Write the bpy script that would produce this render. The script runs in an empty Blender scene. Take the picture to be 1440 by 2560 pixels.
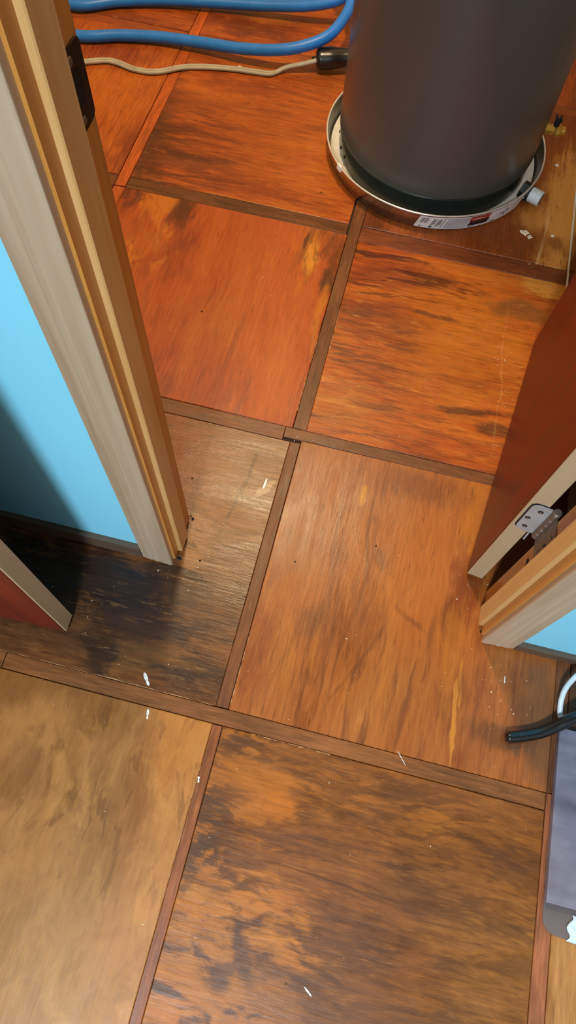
import bpy, bmesh, math, random
from mathutils import Vector, Matrix
random.seed(7)
sc = bpy.context.scene
C = sc.collection

# ------------------------------------------------------------------ camera
CAMZ = 1.275
YAW, PIT, ROL, FPX = -0.1498, 1.1532, 0.0999, 1700.7
def axes():
    cy, sy, cp, sp = math.cos(YAW), math.sin(YAW), math.cos(PIT), math.sin(PIT)
    f = Vector((sy*cp, cy*cp, -sp)); r = Vector((cy, -sy, 0)); u = r.cross(f)
    c, s = math.cos(ROL), math.sin(ROL)
    return c*r + s*u, -s*r + c*u, f
RX, UX, FX = axes()
cam = bpy.data.cameras.new('camera'); cam_o = bpy.data.objects.new('camera', cam); C.objects.link(cam_o)
cam.sensor_fit = 'AUTO'; cam.sensor_width = 36; cam.lens = FPX/2560*36
cam.clip_start = 0.02
m = Matrix((RX, UX, -FX)).transposed().to_4x4(); m.translation = (0, 0, CAMZ)
cam_o.matrix_world = m
sc.camera = cam_o

# ------------------------------------------------------------------ light
w = bpy.data.worlds.new('world'); sc.world = w; w.use_nodes = True
w.node_tree.nodes['Background'].inputs[0].default_value = (0.75, 0.87, 1, 1)
w.node_tree.nodes['Background'].inputs[1].default_value = 0.14
def area(name, loc, size, power, col, target=None):
    l = bpy.data.lights.new(name, 'AREA'); l.shape = 'DISK'; l.size = size; l.energy = power; l.color = col
    o = bpy.data.objects.new(name, l); C.objects.link(o); o.location = loc
    if target is not None:
        o.rotation_euler = (Vector(target)-Vector(loc)).to_track_quat('-Z', 'Y').to_euler()
    return o
area('closet_ceiling_lamp', (-0.40, 1.62, 2.40), 0.20, 43, (1.0, 0.74, 0.42))
area('hall_ceiling_lamp', (-0.16, -1.55, 2.40), 0.40, 108, (0.72, 0.87, 1.0))
vs = sc.view_settings
vs.view_transform = 'Standard'; vs.look = 'None'; vs.gamma = 1; vs.use_curve_mapping = False
vs.exposure = 0.0

# ------------------------------------------------------------------ helpers
def lin(c):
    return tuple(((x/255)/12.92 if x/255 <= .04045 else ((x/255+.055)/1.055)**2.4) for x in c) + (1,)
def fl(x, y, z=0.0):
    """point of the horizontal plane at height z that lies under photo pixel x, y"""
    d = RX*(x-720)/FPX - UX*(y-1280)/FPX + FX
    return Vector((0, 0, CAMZ)) + d*((CAMZ-z)/(-d.z))
def setp(o, label=None, cat=None, group=None, kind=None):
    if label: o['label'] = label
    if cat: o['category'] = cat
    if group: o['group'] = group
    if kind: o['kind'] = kind
    return o
def empty(name, loc=(0, 0, 0), rz=0):
    o = bpy.data.objects.new(name, None); C.objects.link(o); o.location = loc; o.rotation_euler = (0, 0, rz)
    o.empty_display_size = .05
    return o
def mesh(name, verts, faces, mat, parent=None, smooth=False, autos=None):
    me = bpy.data.meshes.new(name); me.from_pydata([tuple(v) for v in verts], [], faces); me.validate()
    bm = bmesh.new(); bm.from_mesh(me); bmesh.ops.recalc_face_normals(bm, faces=bm.faces); bm.to_mesh(me); bm.free()
    o = bpy.data.objects.new(name, me); C.objects.link(o)
    if mat: me.materials.append(mat)
    if smooth:
        for p in me.polygons: p.use_smooth = True
        if autos:
            bm = bmesh.new(); bm.from_mesh(me)
            for e in bm.edges:
                if len(e.link_faces) == 2 and e.calc_face_angle(0) > autos: e.smooth = False
            bm.to_mesh(me); bm.free()
    if parent: o.parent = parent
    return o
def frombm(name, bm, mat, parent=None, smooth=False):
    bmesh.ops.recalc_face_normals(bm, faces=bm.faces)
    me = bpy.data.meshes.new(name); bm.to_mesh(me); bm.free()
    o = bpy.data.objects.new(name, me); C.objects.link(o)
    if mat: me.materials.append(mat)
    if smooth:
        for p in me.polygons: p.use_smooth = True
    if parent: o.parent = parent
    return o
def box(name, a, b, mat, parent=None, bev=0.0, seg=2):
    bm = bmesh.new()
    bmesh.ops.create_cube(bm, size=1)
    for v in bm.verts:
        v.co = Vector([(a[i]+b[i])/2 + v.co[i]*(b[i]-a[i]) for i in range(3)])
    if bev: bmesh.ops.bevel(bm, geom=bm.edges[:], offset=bev, segments=seg, profile=.6, affect='EDGES')
    return frombm(name, bm, mat, parent)
def multibox(name, boxes, mat, parent=None):
    V, F = [], []
    for a, b in boxes:
        n = len(V)
        V += [(x, y, z) for z in (a[2], b[2]) for y in (a[1], b[1]) for x in (a[0], b[0])]
        F += [[n+i for i in q] for q in ((0, 2, 3, 1), (4, 5, 7, 6), (0, 1, 5, 4), (2, 6, 7, 3), (0, 4, 6, 2), (1, 3, 7, 5))]
    return mesh(name, V, F, mat, parent)
def prism(name, pts, z0, z1, mat, parent=None, smooth=None):
    """outline pts (x,y) pulled up from z0 (number or one per point) to z1"""
    n = len(pts); zz = z0 if isinstance(z0, (list, tuple)) else [z0]*n
    V = [(p[0], p[1], zz[i]) for i, p in enumerate(pts)] + [(p[0], p[1], z1) for p in pts]
    F = [[i, (i+1) % n, n+(i+1) % n, n+i] for i in range(n)] + [list(range(n))[::-1], list(range(n, 2*n))]
    return mesh(name, V, F, mat, parent, smooth is not None, smooth)
def lathe(name, prof, mat, parent=None, seg=96, c=(0, 0, 0), autos=.6, closed=False):
    V, F = [], []
    n = len(prof)
    for k in range(seg):
        a = 2*math.pi*k/seg
        for r, z in prof: V.append((c[0]+r*math.cos(a), c[1]+r*math.sin(a), c[2]+z))
    for k in range(seg):
        k2 = (k+1) % seg
        for i in range(n if closed else n-1):
            j = (i+1) % n
            F.append([k*n+i, k2*n+i, k2*n+j, k*n+j])
    o = mesh(name, V, F, mat, parent, True, autos)
    return o
def smoothpath(pts, sub=8):
    P = [Vector(p) for p in pts]; out = []
    for i in range(len(P)-1):
        p0, p1, p2, p3 = P[max(i-1, 0)], P[i], P[i+1], P[min(i+2, len(P)-1)]
        for k in range(sub):
            t = k/sub
            out.append(.5*((2*p1)+(p2-p0)*t+(2*p0-5*p1+4*p2-p3)*t*t+(3*p1-p0-3*p2+p3)*t**3))
    out.append(P[-1]); return out
def tube(name, pts, r, mat, parent=None, seg=14, sub=8, flat=1.0, taper=None, bmo=None):
    P = smoothpath(pts, sub) if sub > 1 else [Vector(p) for p in pts]
    V, F = [], []; nrm = None; n = len(P)
    for i, p in enumerate(P):
        t = (P[min(i+1, n-1)]-P[max(i-1, 0)]).normalized()
        side = t.cross(Vector((0, 0, 1)))
        if side.length < .2: side = (nrm if nrm is not None else Vector((1, 0, 0)))
        side = (side - t*side.dot(t)).normalized()
        if nrm is not None and side.dot(nrm) < 0: side = -side
        nrm = side; up = side.cross(t)
        rr = r*(taper(i/(n-1)) if taper else 1)
        for k in range(seg):
            a = 2*math.pi*k/seg
            V.append(p + side*math.cos(a)*rr + up*math.sin(a)*rr*flat)
    for i in range(n-1):
        for k in range(seg):
            F.append([i*seg+k, i*seg+(k+1) % seg, (i+1)*seg+(k+1) % seg, (i+1)*seg+k])
    F += [list(range(seg))[::-1], list(range((n-1)*seg, n*seg))]
    return mesh(name, V, F, mat, parent, True, .9)
def cyl(name, a, b, r, mat, parent=None, seg=20, r2=None, bev=0.0):
    a, b = Vector(a), Vector(b); t = (b-a).normalized(); s = t.orthogonal().normalized(); u = t.cross(s)
    rings = [(a, r), (b, r2 if r2 is not None else r)]
    if bev:
        rings = [(a, r-bev), (a+t*bev, r), (b-t*bev, r2 or r), (b, (r2 or r)-bev)]
    V, F = [], []
    for p, rr in rings:
        for k in range(seg):
            q = 2*math.pi*k/seg; V.append(p+s*math.cos(q)*rr+u*math.sin(q)*rr)
    n = len(rings)
    for i in range(n-1):
        for k in range(seg): F.append([i*seg+k, i*seg+(k+1) % seg, (i+1)*seg+(k+1) % seg, (i+1)*seg+k])
    F += [list(range(seg))[::-1], list(range((n-1)*seg, n*seg))]
    return mesh(name, V, F, mat, parent, True, .5)

# ------------------------------------------------------------------ materials
class NT:
    def __init__(s, name):
        s.mat = bpy.data.materials.new(name); s.mat.use_nodes = True; s.t = s.mat.node_tree
        s.b = s.t.nodes['Principled BSDF']
    def link(s, v, sock):
        if isinstance(v, bpy.types.NodeSocket): s.t.links.new(v, sock)
        else: sock.default_value = v
    def n(s, typ, ins=None, **kw):
        nd = s.t.nodes.new(typ)
        for k, v in kw.items(): setattr(nd, k, v)
        for k, v in (ins or {}).items(): s.link(v, nd.inputs[k])
        return nd
    def m(s, op, a, b=None, c=None, clamp=False):
        nd = s.n('ShaderNodeMath', operation=op, use_clamp=clamp); s.link(a, nd.inputs[0])
        if b is not None: s.link(b, nd.inputs[1])
        if c is not None: s.link(c, nd.inputs[2])
        return nd.outputs[0]
    def noise(s, vec, scale=1, detail=3, rough=.5, dist=0):
        return s.n('ShaderNodeTexNoise', {'Vector': vec, 'Scale': scale, 'Detail': detail, 'Roughness': rough, 'Distortion': dist})
    def comb(s, x, y, z=0.0):
        return s.n('ShaderNodeCombineXYZ', {0: x, 1: y, 2: z}).outputs[0]
    def ramp(s, fac, stops):
        nd = s.n('ShaderNodeValToRGB', {0: fac}); e = nd.color_ramp.elements
        while len(e) < len(stops): e.new(.5)
        for i, (p, c) in enumerate(stops): e[i].position = p; e[i].color = c
        return nd.outputs[0]
    def mix(s, fac, a, b, mode='MIX'):
        nd = s.n('ShaderNodeMix', data_type='RGBA', blend_type=mode)
        s.link(fac, nd.inputs[0]); s.link(a, nd.inputs[6]); s.link(b, nd.inputs[7]); return nd.outputs[2]
    def mr(s, v, a, b, c=0.0, d=1.0, smooth=True):
        nd = s.n('ShaderNodeMapRange', {0: v, 1: a, 2: b, 3: c, 4: d}, interpolation_type='SMOOTHSTEP' if smooth else 'LINEAR'); return nd.outputs[0]
    def out(s, col=None, rough=None, bump=None, bstr=.2, bdist=.002, **kw):
        if col is not None: s.link(col, s.b.inputs['Base Color'])
        if rough is not None: s.link(rough, s.b.inputs['Roughness'])
        if bump is not None:
            bn = s.n('ShaderNodeBump', {'Height': bump, 'Strength': bstr, 'Distance': bdist}); s.t.links.new(bn.outputs[0], s.b.inputs['Normal'])
        for k, v in kw.items(): s.link(v, s.b.inputs[k])
        return s.mat
def plain(name, rgb, rough=.5, metal=0.0, var=.06, scale=40, bump=.05, coat=0.0):
    s = NT(name); tc = s.n('ShaderNodeTexCoord').outputs['Object']
    n = s.noise(tc, scale, 4).outputs[0]
    c = lin(rgb); lo = tuple(x*(1-var*2) for x in c[:3])+(1,); hi = tuple(min(1, x*(1+var*2)) for x in c[:3])+(1,)
    return s.out(s.ramp(n, [(.3, lo), (.7, hi)]), s.mr(n, .2, .8, rough-.05, rough+.05), n, bump, .001, Metallic=metal, **({'Coat Weight': coat} if coat else {}))
def wood(name, stops, axis=2, seed=0.0, rough=.4, fine=150, med=22, knots=0.0, coat=.0, obj=True):
    """long-grain timber, grain along axis"""
    s = NT(name)
    tc = s.n('ShaderNodeTexCoord').outputs['Object']
    sp = s.n('ShaderNodeSeparateXYZ', {0: tc}).outputs
    al = sp[axis]; ac = [sp[i] for i in range(3) if i != axis]
    w1 = s.noise(tc, 2.5, 2).outputs[0]
    a2 = s.m('ADD', ac[0], s.m('MULTIPLY', w1, .02)); b2 = s.m('ADD', ac[1], s.m('MULTIPLY', w1, .015))
    v1 = s.comb(s.m('MULTIPLY', a2, med), s.m('MULTIPLY', b2, med), s.m('MULTIPLY_ADD', al, 1.1, seed))
    n1 = s.noise(v1, 1, 4, .55, .4).outputs[0]
    v2 = s.comb(s.m('MULTIPLY', a2, fine), s.m('MULTIPLY', b2, fine), s.m('MULTIPLY_ADD', al, 5, seed))
    n2 = s.noise(v2, 1, 3, .6).outputs[0]
    f = s.m('MULTIPLY_ADD', n2, .3, s.m('MULTIPLY', n1, .7))
    col = s.ramp(f, [(p, lin(c)) for p, c in stops])
    return s.out(col, s.mr(n2, .2, .8, rough-.06, rough+.1), n2, .12, .001, **({'Coat Weight': coat, 'Coat Roughness': .15} if coat else {}))

def panel_mat(name, axis, stops, blobs=(), seed=0.0, med=(3, 13), big=2.6, wts=(.5, .3, .2), pores=.5, rough=.42, warp=.05, bstr=.3, tint=(1, 1, 1), scrape=.3, ragamp=1.0, streak=.5, mottle=()):
    """stained plywood square: streaky veneer along world axis plus individual stains and scrapes (x, y in metres)"""
    s = NT(name)
    tl = lambda c: tuple(a*b for a, b in zip(lin(c)[:3], tint))+(1,)
    pos = s.n('ShaderNodeTexCoord').outputs['Object']
    sp = s.n('ShaderNodeSeparateXYZ', {0: pos}).outputs
    wn = s.noise(pos, 5, 3).outputs[1]
    ws = s.n('ShaderNodeSeparateColor', {0: wn}).outputs
    x = s.m('ADD', sp[0], s.m('MULTIPLY_ADD', ws[0], warp, -warp/2)); y = s.m('ADD', sp[1], s.m('MULTIPLY_ADD', ws[1], warp, -warp/2))
    u, v = (x, y) if axis == 'x' else (y, x)
    u0, v0 = (sp[0], sp[1]) if axis == 'x' else (sp[1], sp[0])
    n1 = s.noise(s.comb(s.m('MULTIPLY_ADD', u, med[0], seed), s.m('MULTIPLY', v, med[1]), seed), 1, 7, .66, .7).outputs[0]
    n2 = s.noise(s.comb(s.m('MULTIPLY_ADD', u0, 16, seed), s.m('MULTIPLY', v0, 150), seed), 1, 5, .65, .2).outputs[0]
    n3 = s.noise(s.comb(x, y, seed), big, 5, .6, .4).outputs[0]
    c1 = s.mr(n1, .30, .70, 0, 1, False); c2 = s.mr(n2, .33, .67, 0, 1, False); c3 = s.mr(n3, .30, .70, 0, 1, False)
    f = s.m('MULTIPLY_ADD', c1, wts[0], s.m('MULTIPLY_ADD', c3, wts[1], s.m('MULTIPLY', c2, wts[2])))
    col = s.ramp(f, [(p, tl(c)) for p, c in stops])
    # ragged edges shared by all blobs of the panel: torn along the grain
    rg = s.noise(s.comb(s.m('MULTIPLY', u0, 11), s.m('MULTIPLY', v0, 75), seed+3), 1, 6, .7, .3).outputs[0]
    rb = s.noise(pos, 16, 6, .65, .3).outputs[0]
    rag = s.m('MULTIPLY_ADD', rg, 2.4*ragamp, s.m('MULTIPLY_ADD', rb, 2.2*ragamp, -2.3*ragamp))
    for bx, by, ru, rv, ang, bc, st, soft in blobs:
        a = math.radians(ang); ca, sa = math.cos(a), math.sin(a)
        dx = s.m('SUBTRACT', x, bx); dy = s.m('SUBTRACT', y, by)
        e = s.m('MULTIPLY_ADD', dx, ca/ru, s.m('MULTIPLY', dy, sa/ru)); g = s.m('MULTIPLY_ADD', dx, -sa/rv, s.m('MULTIPLY', dy, ca/rv))
        d = s.m('SQRT', s.m('MULTIPLY_ADD', e, e, s.m('MULTIPLY', g, g)))
        msk = s.mr(s.m('ADD', d, rag), 1-soft, 1+soft, st, 0)
        col = s.mix(msk, col, tl(bc))
    for k_, (bx, by, ru, rv, bc, st, fu, fv, lo, hi) in enumerate(mottle):
        e = s.m('MULTIPLY', s.m('SUBTRACT', x, bx), 1/ru); g = s.m('MULTIPLY', s.m('SUBTRACT', y, by), 1/rv)
        d = s.m('ADD', s.m('SQRT', s.m('MULTIPLY_ADD', e, e, s.m('MULTIPLY', g, g))), s.m('MULTIPLY', rag, .35))
        nz = s.noise(s.comb(s.m('MULTIPLY', u, fu), s.m('MULTIPLY', v, fv), seed+20+k_*3.7), 1, 6, .62, .5).outputs[0]
        msk = s.m('MULTIPLY', s.mr(d, .55, 1.3, st, 0), s.mr(nz, lo, hi, 0, 1))
        col = s.mix(msk, col, tl(bc))
    # veneer streaks run through the blobs as well
    col = s.mix(streak, col, s.mix(c2, (.36, .34, .32, 1), (.66, .66, .66, 1)), 'OVERLAY')
    # pale scrapes
    sc_ = s.mr(s.noise(s.comb(s.m('MULTIPLY_ADD', u0, 22, seed+5), s.m('MULTIPLY', v0, 170), seed+6), 1, 3, .6).outputs[0], .60, .74, 0, scrape)
    col = s.mix(sc_, col, tl((222, 164, 100)))
    # pores and short splits
    pr = s.mr(s.noise(s.comb(s.m('MULTIPLY_ADD', u0, 26, seed), s.m('MULTIPLY', v0, 240), seed+9), 1, 2, .5).outputs[0], .60, .74, 0, pores)
    col = s.mix(pr, col, (.035, .012, .004, 1))
    rr = s.mr(n1, .3, .7, rough-.06, rough+.10)
    h = s.m('MULTIPLY_ADD', n2, .7, s.m('MULTIPLY', rb, .6))
    return s.out(col, rr, h, bstr, .0022, **{'Specular IOR Level': .42})

def Q(px, py, ru, rv, c, st, fu, fv, lo=.48, hi=.60):
    p = fl(px, py); return (p.x, p.y, ru, rv, c, st, fu, fv, lo, hi)
# blob helper: centre from photo position on the floor, radii in metres
def B(px, py, ru, rv, ang, c, st=.8, soft=.5):
    p = fl(px, py); return (p.x, p.y, ru, rv, ang, c, st, soft)

ORANGE = [(.0, (92, 38, 14)), (.28, (148, 66, 22)), (.5, (182, 88, 30)), (.72, (196, 104, 36)), (1, (214, 136, 50))]
RED = [(.0, (88, 36, 16)), (.25, (150, 64, 24)), (.5, (186, 86, 34)), (.75, (194, 98, 38)), (1, (208, 124, 52))]
BROWN = [(.0, (70, 40, 24)), (.3, (112, 68, 36)), (.55, (142, 90, 46)), (.8, (160, 106, 54)), (1, (186, 130, 70))]
TAN = [(.0, (128, 90, 48)), (.28, (160, 118, 68)), (.55, (184, 140, 84)), (.8, (196, 152, 94)), (1, (208, 168, 112))]
BLOT = [(.0, (58, 38, 22)), (.25, (104, 68, 34)), (.5, (136, 90, 44)), (.75, (154, 102, 50)), (1, (190, 130, 60))]
GOLD = [(.0, (108, 56, 22)), (.28, (152, 82, 32)), (.5, (182, 104, 46)), (.75, (192, 116, 52)), (1, (214, 146, 70))]

# ------------------------------------------------------------------ floor
M_sub = plain('dark subfloor', (46, 28, 18), .7)
floor = box('floor', (-2.25, -2.65, -.05), (1.35, 2.95, -.008), M_sub)
setp(floor, 'stained plywood floor laid in squares with dark brown strips between', 'floor', kind='structure')
def slab(name, x0, x1, y0, y1, mat, ztop=0.0, ch=.0012, jit=.0006):
    j = lambda: random.uniform(-jit, jit)
    A = [(x0+j(), y0+j()), (x1+j(), y0+j()), (x1+j(), y1+j()), (x0+j(), y1+j())]
    cx, cy = (x0+x1)/2, (y0+y1)/2
    ins = [(x+math.copysign(ch, cx-x), y+math.copysign(ch, cy-y)) for x, y in A]
    zt = [ztop+random.uniform(-.0005, .0002) for _ in range(4)]
    V = [(x, y, -.009) for x, y in A]+[(A[i][0], A[i][1], zt[i]-ch) for i in range(4)]+[(ins[i][0], ins[i][1], zt[i]) for i in range(4)]
    F = [[3, 2, 1, 0], [8, 9, 10, 11]]
    for k in (0, 4):
        F += [[k+i, k+(i+1) % 4, k+4+(i+1) % 4, k+4+i] for i in range(4)]
    return mesh(name, V, F, mat, floor)

dk = (84, 36, 14)
M = {}
M['P1'] = panel_mat('panel far left', 'x', ORANGE, [
    B(385, 300, .05, .26, 8, (62, 30, 14), .85, .6), B(440, 400, .16, .05, 0, (104, 42, 16), .7, .6), B(430, 250, .10, .04, 0, (112, 46, 16), .6, .5),
    B(480, 390, .12, .018, 2, (74, 28, 10), .7, .5), B(640, 300, .2, .14, 0, (188, 98, 32), .5, .8), B(720, 420, .16, .05, 4, (186, 96, 34), .55, .7),
    B(640, 220, .1, .035, 0, (130, 54, 18), .5, .6), B(820, 200, .1, .04, 20, (120, 56, 20), .5, .6)], 1.3, med=(3, 16), tint=(.8, .75, .40), mottle=[Q(420, 380, .2, .2, (84, 34, 12), .7, 5, 40, .5, .6), Q(650, 330, .3, .2, (130, 56, 18), .5, 5, 34, .53, .64)])
M['P2'] = panel_mat('panel middle left', 'y', RED, [
    B(400, 505, .055, .05, 0, (206, 126, 32), .8, .4), B(300, 470, .05, .05, 0, (80, 40, 20), .7, .5), B(460, 520, .02, .07, 8, (82, 40, 20), .75, .4),
    B(450, 620, .06, .03, 40, (124, 54, 20), .4, .8), B(350, 610, .06, .04, 30, (200, 112, 40), .5, .5),
    B(778, 625, .02, .075, 4, (222, 150, 52), .9, .3), B(800, 580, .05, .05, 0, (176, 92, 26), .7, .4), B(762, 610, .006, .03, 0, (70, 24, 10), .8, .3),
    B(818, 705, .014, .05, 0, (66, 38, 24), .85, .4), B(845, 640, .02, .09, 0, (108, 56, 28), .7, .5), B(800, 770, .01, .07, 0, (204, 122, 40), .8, .4),
    B(785, 850, .006, .06, 0, (200, 120, 44), .7, .4), B(590, 740, .02, .12, 0, (206, 112, 40), .5, .7), B(480, 850, .015, .10, 2, (208, 118, 44), .5, .6),
    B(690, 950, .03, .10, 0, (200, 108, 44), .5, .7), B(540, 580, .02, .12, 0, (206, 110, 36), .5, .6), B(530, 840, .006, .03, 0, (130, 62, 26), .4, .6)], 4.1, med=(2.0, 9), wts=(.42, .44, .14), pores=.35, tint=(.78, .68, .36), ragamp=.8, streak=.3, scrape=.15, mottle=[Q(370, 520, .16, .12, (96, 46, 20), .7, 9, 16, .53, .62), Q(360, 600, .12, .10, (216, 136, 52), .6, 10, 22, .55, .63), Q(800, 650, .06, .16, (110, 58, 26), .7, 7, 30, .5, .6), Q(600, 800, .3, .3, (208, 120, 46), .45, 3.5, 26, .52, .66), Q(560, 900, .3, .2, (138, 66, 26), .45, 4, 34, .54, .66)])
M['P3'] = panel_mat('panel middle right', 'x', ORANGE, [
    B(1160, 830, .16, .18, 0, (186, 106, 34), .8, .7), B(930, 800, .12, .07, 0, (126, 60, 24), .6, .7), B(1000, 690, .15, .03, 2, (122, 52, 18), .6, .6),
    B(1100, 800, .07, .007, -4, (76, 34, 14), .7, .6), B(950, 640, .09, .008, 0, (80, 30, 12), .75, .6), B(1060, 695, .07, .007, 0, (70, 28, 12), .7, .6),
    B(1300, 775, .07, .035, 0, (122, 74, 38), .75, .5), B(1290, 860, .03, .06, 0, (188, 106, 38), .6, .6), B(1190, 1030, .09, .009, 6, (80, 40, 22), .8, .5), B(1235, 1072, .04, .012, 4, (66, 36, 22), .7, .5), B(1130, 1105, .12, .02, 0, (184, 88, 36), .6, .6),
    B(860, 1020, .09, .06, 0, (166, 106, 62), .5, .7), B(900, 900, .10, .03, 0, (152, 86, 42), .5, .6), B(930, 730, .10, .02, 0, (194, 106, 36), .6, .6),
    B(1365, 715, .055, .035, 0, (214, 146, 80), .85, .4), B(1250, 950, .0016, .16, 3, (236, 190, 136), .18, .9)], 7.7, med=(3, 17), pores=.5, bstr=.34, tint=(.88, .83, .48), streak=.5, scrape=.35,  # tan dust at the right edge, brightened with painted light against heater shadow
    mottle=[Q(960, 680, .24, .10, (78, 30, 12), .8, 5, 44, .53, .60), Q(900, 880, .14, .16, (104, 52, 26), .7, 6, 50, .5, .6), Q(980, 1080, .28, .08, (112, 60, 32), .6, 6, 50, .5, .62), Q(1130, 960, .16, .08, (140, 70, 26), .5, 6, 40, .5, .62), Q(880, 980, .12, .14, (206, 144, 88), .4, 8, 60, .54, .64)])
M['P4'] = panel_mat('panel under heater', 'y', [(.0, (96, 44, 16)), (.4, (128, 60, 22)), (.7, (150, 76, 28)), (1, (166, 92, 40))], [
    B(1410, 520, .055, .22, -6, (226, 156, 86), .9, .4), B(1330, 545, .04, .05, 0, (214, 144, 80), .75, .5), B(1352, 600, .0035, .10, -4, (255, 226, 190), .45, .9), B(1340, 590, .03, .03, 0, (150, 80, 36), .5, .6), B(1350, 420, .03, .06, 0, (150, 78, 36), .5, .5),  # tan dust blobs, colour brightened to paint light into the heater's shadow
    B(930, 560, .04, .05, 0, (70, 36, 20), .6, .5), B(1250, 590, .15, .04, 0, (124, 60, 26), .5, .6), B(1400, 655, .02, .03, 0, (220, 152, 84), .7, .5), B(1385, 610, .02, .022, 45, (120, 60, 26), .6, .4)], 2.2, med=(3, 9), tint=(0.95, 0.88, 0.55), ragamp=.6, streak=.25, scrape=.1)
M['P5'] = panel_mat('panel doorway middle', 'y', GOLD, [
    B(900, 1200, .16, .07, 0, (178, 108, 66), .6, .7), B(760, 1310, .06, .06, 0, (176, 116, 74), .55, .6), B(740, 1400, .05, .04, 0, (168, 116, 78), .5, .6),  # wide pale blob paints the hall light's sheen into the panel top
    B(800, 1560, .026, .032, 0, (128, 74, 36), .55, .6), B(1060, 1440, .07, .14, 0, (198, 112, 44), .6, .7), B(640, 1600, .035, .1, 0, (150, 70, 30), .6, .6),
    B(925, 1330, .0035, .11, 4, (112, 62, 34), .6, .6), B(908, 1240, .006, .018, 0, (220, 150, 60), .9, .3), B(950, 1390, .010, .02, 25, (110, 72, 48), .5, .6),
    B(905, 1640, .0045, .11, -22, (108, 58, 24), .55, .6), B(1070, 1590, .006, .05, -10, (112, 58, 24), .5, .7), B(720, 1620, .004, .10, -14, (120, 66, 28), .45, .7), B(1030, 1550, .03, .006, -30, (120, 62, 26), .5, .6), B(1170, 1460, .025, .09, 0, (132, 54, 18), .8, .5),
    B(1190, 1280, .02, .09, 0, (206, 124, 40), .7, .5), B(1130, 1790, .0045, .085, 3, (224, 148, 58), .9, .3), B(1150, 1700, .003, .05, 3, (214, 140, 56), .8, .3),
    B(1060, 1220, .1, .03, 0, (128, 70, 40), .55, .6), B(700, 1680, .02, .07, 10, (186, 112, 44), .5, .6), B(980, 1700, .08, .07, 0, (176, 104, 42), .5, .7),
    B(1130, 1560, .02, .05, 10, (110, 58, 24), .5, .5), B(1250, 1840, .05, .02, 0, (96, 62, 34), .6, .5), B(1360, 1800, .04, .1, 0, (110, 78, 56), .5, .6)], 9.2, med=(2.0, 9), big=3, pores=.4, tint=(0.75, 0.71, 0.58), rough=.36, streak=.3, wts=(.44, .42, .14), scrape=.2, mottle=[Q(850, 1720, .30, .14, (116, 60, 24), .6, 5, 55, .53, .64), Q(950, 1600, .28, .16, (206, 128, 52), .5, 4, 22, .5, .64), Q(800, 1300, .16, .16, (196, 140, 96), .45, 9, 40, .5, .64), Q(950, 1350, .25, .2, (134, 76, 40), .45, 4, 24, .54, .66)])  # grey brown blob farthest right paints in the doorway wall's shadow
M['P6'] = panel_mat('panel by left jamb', 'x', BROWN, [
    B(430, 1130, .08, .09, 0, (176, 96, 52), .6, .7), B(640, 1150, .07, .09, 0, (150, 108, 74), .6, .7), B(495, 1340, .03, .035, 0, (178, 122, 72), .7, .4), B(480, 1400, .022, .025, 0, (182, 122, 60), .8, .35),
    B(515, 1330, .06, .02, 0, (140, 96, 58), .5, .5), B(210, 1440, .28, .075, 4, (34, 22, 18), .92, .5), B(330, 1570, .10, .05, 0, (52, 34, 26), .8, .6), B(120, 1570, .14, .05, 0, (74, 48, 30), .6, .6),
    B(370, 1650, .08, .025, 0, (126, 88, 46), .7, .5), B(490, 1690, .06, .045, 0, (66, 44, 36), .8, .5), B(520, 1480, .07, .06, 0, (122, 80, 52), .5, .7), B(250, 1640, .03, .03, 0, (46, 30, 22), .8, .5),
    B(520, 1720, .02, .012, 0, (150, 96, 50), .8, .4), B(610, 1210, .004, .1, -6, (96, 62, 38), .7, .3), B(665, 1210, .008, .025, -25, (206, 176, 140), .8, .3), B(460, 1300, .015, .012, 0, (56, 36, 24), .7, .4)], 5.5, med=(3, 15), pores=.45, bstr=.4, tint=(0.70, 0.63, 0.54), rough=.29, mottle=[Q(560, 1300, .16, .14, (178, 128, 86), .5, 8, 50, .52, .64), Q(480, 1380, .07, .08, (60, 40, 26), .6, 14, 30, .53, .6), Q(480, 1640, .2, .08, (64, 44, 34), .65, 7, 22, .5, .62), Q(350, 1640, .16, .06, (140, 96, 50), .5, 9, 40, .52, .62)])
M['P7'] = panel_mat('panel near left', 'y', TAN, [
    B(120, 1705, .20, .04, 6, (140, 96, 46), .7, .7), B(480, 1850, .06, .09, 0, (204, 148, 78), .55, .8), B(330, 2330, .05, .05, 20, (188, 132, 80), .5, .5), B(270, 2312, .05, .008, 25, (160, 100, 56), .5, .6),
    B(350, 2480, .05, .1, 0, (168, 118, 50), .6, .7), B(120, 2380, .16, .14, 0, (204, 164, 110), .5, .9)], 3.3, med=(4, 9), big=7, wts=(.42, .5, .08), pores=.1, warp=.10, tint=(.83, .61, .36), streak=.14, scrape=.08,
    mottle=[Q(150, 1900, .26, .16, (136, 94, 48), .5, 11, 20, .48, .66), Q(200, 2150, .3, .22, (148, 106, 60), .4, 8, 16, .5, .66), Q(300, 1950, .2, .2, (116, 78, 38), .5, 10, 34, .575, .63), Q(150, 2250, .3, .3, (226, 182, 118), .4, 7, 15, .52, .66), Q(100, 2450, .25, .14, (160, 122, 76), .5, 9, 14, .5, .62)])
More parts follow.
